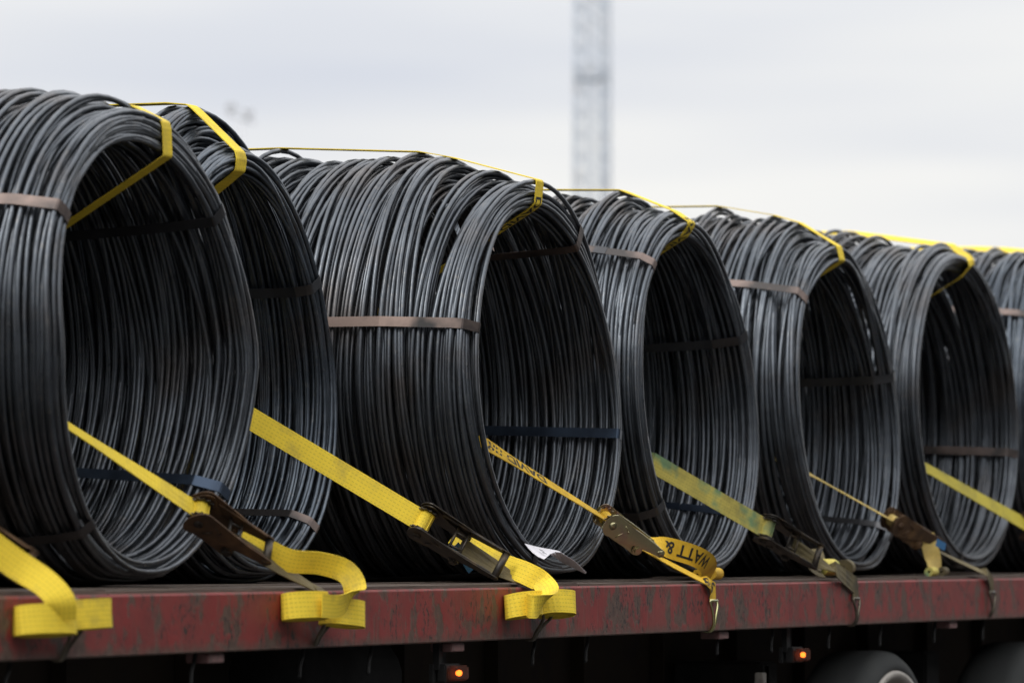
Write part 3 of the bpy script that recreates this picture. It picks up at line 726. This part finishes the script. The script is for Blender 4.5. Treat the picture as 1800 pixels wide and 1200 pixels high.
SA = strap(1, 'yellow strap from the leftmost full coil, rusty ratchet, tail looped over the rail', (558, 1034), (92, 730, 0.42), 352, zr(570, 1080), zr(570, 1124), M['web_clean'], M['web_dirty'], M['ratchet_rust'], M['hook_dark'], wv=(0.9, -0.12, 0.42), wvb=(1, 0.2, 0.0), top=(314, 195), mb=M['ratchet_dark'], bulge=0.055, Lr=0.25, pk=1.6, W=0.056)
tp, tw_ = tail_path([(428, 935, 0.16), (462, 962, 0.10), (510, 985, 0.04), (565, 990, -0.02), (610, 1006, -0.08), (624, 1040, -0.11), (600, 1064, -0.105), (566, 1064, -0.10)], [(0.3, -0.3, 0.9), (0.2, -0.3, 0.9), (0.1, -0.35, 0.95), (0.1, -0.5, 0.8), (0.45, -0.8, 0.35), (0.35, -0.5, 0.5), (0, -0.2, 1), (0, 0, 1)])
Ribbon(tp, tw_, 0.066).build('loose_tail', M['web_clean'], SA[0])
flat_roll(SA[0], P(537, 1065, -0.045), Vector((0.92, -0.32, 0)).normalized(), Vector((0.18, 0.12, 1)), 0.17, M['web_clean'], turns=5)
flat_roll(SA[0], P(602, 1077, -0.065), Vector((0.92, -0.30, -0.08)).normalized(), Vector((0.2, 0.1, 1)), 0.18, M['web_clean'], turns=4)

SB = strap(2, 'broad yellow strap from the set back coil, dark ratchet, rolled tail on the rail', (928, 1027), (432, 730, 0.74), 745, zr(946, 1078), zr(946, 1116), M['web_clean'], M['web_dirty'], M['ratchet_dark'], M['hook_dark'], wv=(0.52, -0.36, 0.70), top=(424, 245), bulge=0.055, Lr=0.275, hookx=943, pk=1.75)
tp, tw_ = tail_path([(800, 938, 0.30), (846, 971, 0.19), (884, 992, 0.09), (922, 1006, -0.01), (954, 1024, -0.07), (964, 1044, -0.115), (954, 1062, -0.12), (936, 1066, -0.11), (925, 1062, -0.07)], [(0.3, -0.42, 0.85), (0.35, -0.4, 0.85), (0.3, -0.4, 0.85), (0.3, -0.5, 0.8), (0.5, -0.8, 0.35), (0.5, -0.6, 0.55), (0.35, -0.35, 0.8), (0.2, 0, 1), (0.2, 0.1, 1)])
Ribbon(tp, tw_, 0.072).build('loose_tail', M['web_clean'], SB[0])
flat_roll(SB[0], P(921, 1063, -0.048), Vector((0.93, -0.32, 0.05)).normalized(), Vector((0.20, 0.16, 1)), 0.15, M['web_clean'], turns=5)
flat_roll(SB[0], P(977, 1061, -0.060), Vector((0.92, -0.30, -0.04)).normalized(), Vector((0.28, 0.16, 1)), 0.16, M['web_clean'], turns=6)
bt = Ribbon(catmull([P(800, 958, 0.2), P(815, 978, 0.2), P(830, 1002, 0.2)], 4), (0.5, -0.5, 0.4), 0.03, 0.001); bt.build('blue_tag', M['blue_tape'], SB[0])

SC = strap(3, 'amber strap printed with black letters, shiny gold ratchet and hook', (1243, 1026), (852, 779, 0.45), 1068, zr(1252, 1058), zr(1252, 1102), M['web_print'], M['web_print'], M['ratchet_zinc'], M['hook_zinc'], wv=(1, 0.15, 0), top=(951, 320), m_top=M['web_clean'], Lr=0.235, hookx=1254, lift=0.004, pk=1.2, wvb=(1, 0, 0.12), W=0.062)
S_, o_, d_, w_, n_, r1, r2, r3, ie = SC
# lettering: on the lip and under the top run, in the bore, on the fall down the rail
def u_at(rib, cond):
    for u, p, nn in zip(rib.u, rib.p, rib.n):
        if cond(p, nn): return u
    return rib.u[-1]
def lip_text(SS, txt, size=0.062, off=-0.05):
    r2_ = SS[6]; zmin = min(range(len(r2_.p)), key=lambda i: r2_.p[i].y)       # front-most point of the lip
    yl_ = r2_.p[zmin].y; last = max(i for i in range(len(r2_.p)) if r2_.p[i].y < yl_ + 0.035)
    u0 = r2_.u[last] + off
    p, w, n = r2_.at(u0 + 0.15)
    side = 1 if n.z < 0 else -1
    up_ = 1 if w.x > 0 else -1
    return strap_text(txt, r2_, u0, 1, up_, side, size, SS[0], 1.0)
lip_text(SC, 'DAVID BR', 0.062)
p, w, n = r1.at(0.4); sd_ = 1 if n.dot(CAM - p) > 0 else -1
strap_text('DAVID BR', r1, 0.30, 1, 1 if w.x < 0 else -1, sd_, 0.058, S_, 1.1)
p, w, n = r3.at(r3.u[-1] - 0.05); sd3 = 1 if n.y < 0 else -1
strap_text('& S', r3, r3.u[-1] - 0.128, 1, (1 if w.x > 0 else -1), sd3, 0.062, S_, 0.95)
# loose tail curling off the ratchet, lettered upside down, ending in a roll on the deck
tp, tw_ = tail_path([(1140, 948, 0.14), (1160, 958, 0.11), (1192, 967, 0.07), (1222, 977, 0.03), (1243, 990, 0.02), (1246, 1005, 0.045), (1240, 1016, 0.06)], [(1, 0.1, 0), (0.8, -0.1, 0.35), (0.3, -0.3, 0.9), (0.15, -0.35, 0.9), (0.3, -0.5, 0.75), (0.7, -0.4, 0.4), (1, 0, 0)])
rt = Ribbon(tp, tw_, 0.072); rt.build('loose_tail', M['web_print'], S_)
p, w, n = rt.at(0.1); sdt = 1 if n.dot(CAM - p) > 0 else -1; upt = -1 if w.z > 0 else 1
strap_text('WATT &', rt, 0.30, -1, upt, sdt, 0.060, S_, 1.0)
def deck_roll(S, px_, py_, y, m, r=0.026, turns=5, ax=(1, 0, 0), W=0.075, sq=1.0):
    c = P(px_, py_, y); ax = Vector(ax).normalized(); pts = []
    zc = BT + r + 0.004
    for i in range(turns * 18 + 1):
        a = 2 * math.pi * i / 18; rr = 0.006 + (r - 0.006) * i / (turns * 18)
        side_ = Vector((0, 0, 1)).cross(ax)
        pts.append(Vector((c.x, y, zc)) + side_ * math.cos(a) * rr + Vector((0, 0, 1)) * math.sin(a) * rr * sq)
    return Ribbon(pts, ax, W, 0.003).build('rolled_tail', m, S)
deck_roll(S_, 1256, 1016, 0.075, M['web_print'], r=0.021)
deck_roll(S_, 1232, 1016, 0.085, M['web_print'], r=0.018)

SD = strap(4, 'green stained yellow strap with black ratchet above a grimy rolled tail on the deck', (1468, 1000), (1146, 812, 0.42), 1348, zr(1505, 1054), zr(1505, 1092), M['web_stained'], M['web_dirty'], M['ratchet_dark'], M['hook_dark'], wv=(0.6, -0.3, 0.65), top=(1214, 378), m_top=M['web_clean'], hookx=1505, Lr=0.25)
lip_text(SD, 'DAVID BR', 0.060, off=-0.09)
deck_roll(SD[0], 1452, 1000, 0.07, M['web_stained'], r=0.040, turns=6, ax=(1, -0.25, 0), W=0.08, sq=0.8)
deck_roll(SD[0], 1485, 1000, 0.10, M['web_dirty'], r=0.038, turns=6, ax=(1, 0.15, 0), W=0.06, sq=0.8)
tp, tw_ = tail_path([(1430, 965, 0.15), (1436, 985, 0.10), (1430, 1000, 0.08), (1445, 1008, 0.06)], [(0.8, 0, 0.3), (0.8, -0.2, 0.3), (0.9, -0.2, 0), (1, 0, 0)])
Ribbon(tp, tw_, 0.06).build('loose_tail', M['web_dirty'], SD[0])

SE = strap(5, 'dusty pale strap with rust brown ratchet and short tail hanging to the deck', (1733, 1007), (1404, 822, 0.42), 1572, zr(1742, 1043), zr(1742, 1077), M['web_pale'], M['web_dirty'], M['ratchet_rust'], M['hook_dark'], wv=(1, 0.22, 0.0), top=(1476, 432), m_top=M['web_clean'], hookx=1744, Lr=0.27, W=0.06, pk=1.35)
lip_text(SE, 'DAVID BR', 0.060, off=-0.22)
tp, tw_ = tail_path([(1628, 940, 0.12), (1634, 960, 0.11), (1640, 980, 0.10), (1644, 1000, 0.09)], [(0.5, -0.5, 0.1), (0.5, -0.5, 0.05), (0.5, -0.5, 0), (0.7, -0.3, 0)])
Ribbon(tp, tw_, 0.07).build('loose_tail', M['web_pale'], SE[0])
deck_roll(SE[0], 1638, 1003, 0.075, M['web_stained'], r=0.018, turns=4)
deck_roll(SE[0], 1658, 1003, 0.070, M['web_dirty'], r=0.018, turns=4, W=0.05)
Ribbon(catmull([P(1646, 952, 0.06), P(1654, 957, 0.055), P(1662, 961, 0.05)], 3), (0.3, -0.2, 0.8), 0.03, 0.001).build('blue_tag', M['blue_tape'], SE[0])

SF = strap(6, 'olive yellow strap across the bore of the rightmost full coil', (1950, 1005), (1600, 806, 0.42), 1806, zr(1955, 1040), zr(1955, 1072), M['web_olive'], M['web_dirty'], M['ratchet_rust'], M['hook_dark'], wv=(1, -0.1, 0.15), wvb=(1, 0, 0.05), topw=(1, 0, 0.28), top=(1704, 448), m_top=M['web_clean'])
SG = strap(7, 'yellow strap over the top of the coil at the right edge', (2150, 1003), (1840, 812, 0.62), 2000, zr(2155, 1036), zr(2155, 1066), M['web_olive'], M['web_dirty'], M['ratchet_rust'], M['hook_dark'], wv=(1, -0.2, 0.3), top=(1925, 470), topw=(1, 0, 0.35), m_top=M['web_clean'])

# ---- torn paper label wired to the lower rim of the coil in focus
c3 = coils[3]['o']
def sheet(rows, m, name, parent, th=0.0012):
    nr, nc = len(rows), len(rows[0]); v = [p for r in rows for p in r]; k = len(v)
    n = (rows[0][1] - rows[0][0]).cross(rows[1][0] - rows[0][0]).normalized(); v += [p - n * th for p in v]
    f = []
    for i in range(nr - 1):
        for j in range(nc - 1):
            a = i * nc + j; f += [(a, a + 1, a + nc + 1, a + nc), (k + a, k + a + nc, k + a + nc + 1, k + a + 1)]
    for j in range(nc - 1): f += [(j, k + j, k + j + 1, j + 1), ((nr - 1) * nc + j, (nr - 1) * nc + j + 1, k + (nr - 1) * nc + j + 1, k + (nr - 1) * nc + j)]
    for i in range(nr - 1): f += [(i * nc, (i + 1) * nc, k + (i + 1) * nc, k + i * nc), (i * nc + nc - 1, k + i * nc + nc - 1, k + (i + 1) * nc + nc - 1, (i + 1) * nc + nc - 1)]
    return mesh_np(name, v, f, m, parent, smooth=False)
top_e = [P(922, 955, 0.24), P(940, 960, 0.23), P(960, 964, 0.21), P(981, 968, 0.17), P(992, 975, 0.14), P(1010, 986, 0.13), P(1031, 1006, 0.12)]
bot_e = [P(923, 956.5, 0.22), P(936, 971, 0.16), P(956, 983, 0.13), P(967, 974, 0.16), P(985, 986, 0.20), P(1006, 997, 0.17), P(1029, 1008, 0.125)]
te, be = catmull(top_e, 2), catmull(bot_e, 2)
rows = [[a.lerp(b, t) for a, b in zip(te, be)] for t in (0, 0.33, 0.66, 1)]
lab = sheet(rows, M['paper'], 'paper_label', c3); lab['label'] = 'torn white paper label with black printed numbers'
tv, tf = text_mesh('08/1430')
ux = (P(955, 972, 0.175) - P(943, 961, 0.215)); ux.normalize(); nrm = (te[4] - te[1]).cross(be[4] - te[4]).normalized()
if nrm.dot(CAM - te[3]) < 0: nrm = -nrm
uy = nrm.cross(ux).normalized(); org = P(945, 968, 0.185) + nrm * 0.008
mesh_np('printed_lettering', [org + ux * x * 0.013 + uy * y * 0.022 for x, y, z in tv], tf, M['ink'], c3, smooth=False)
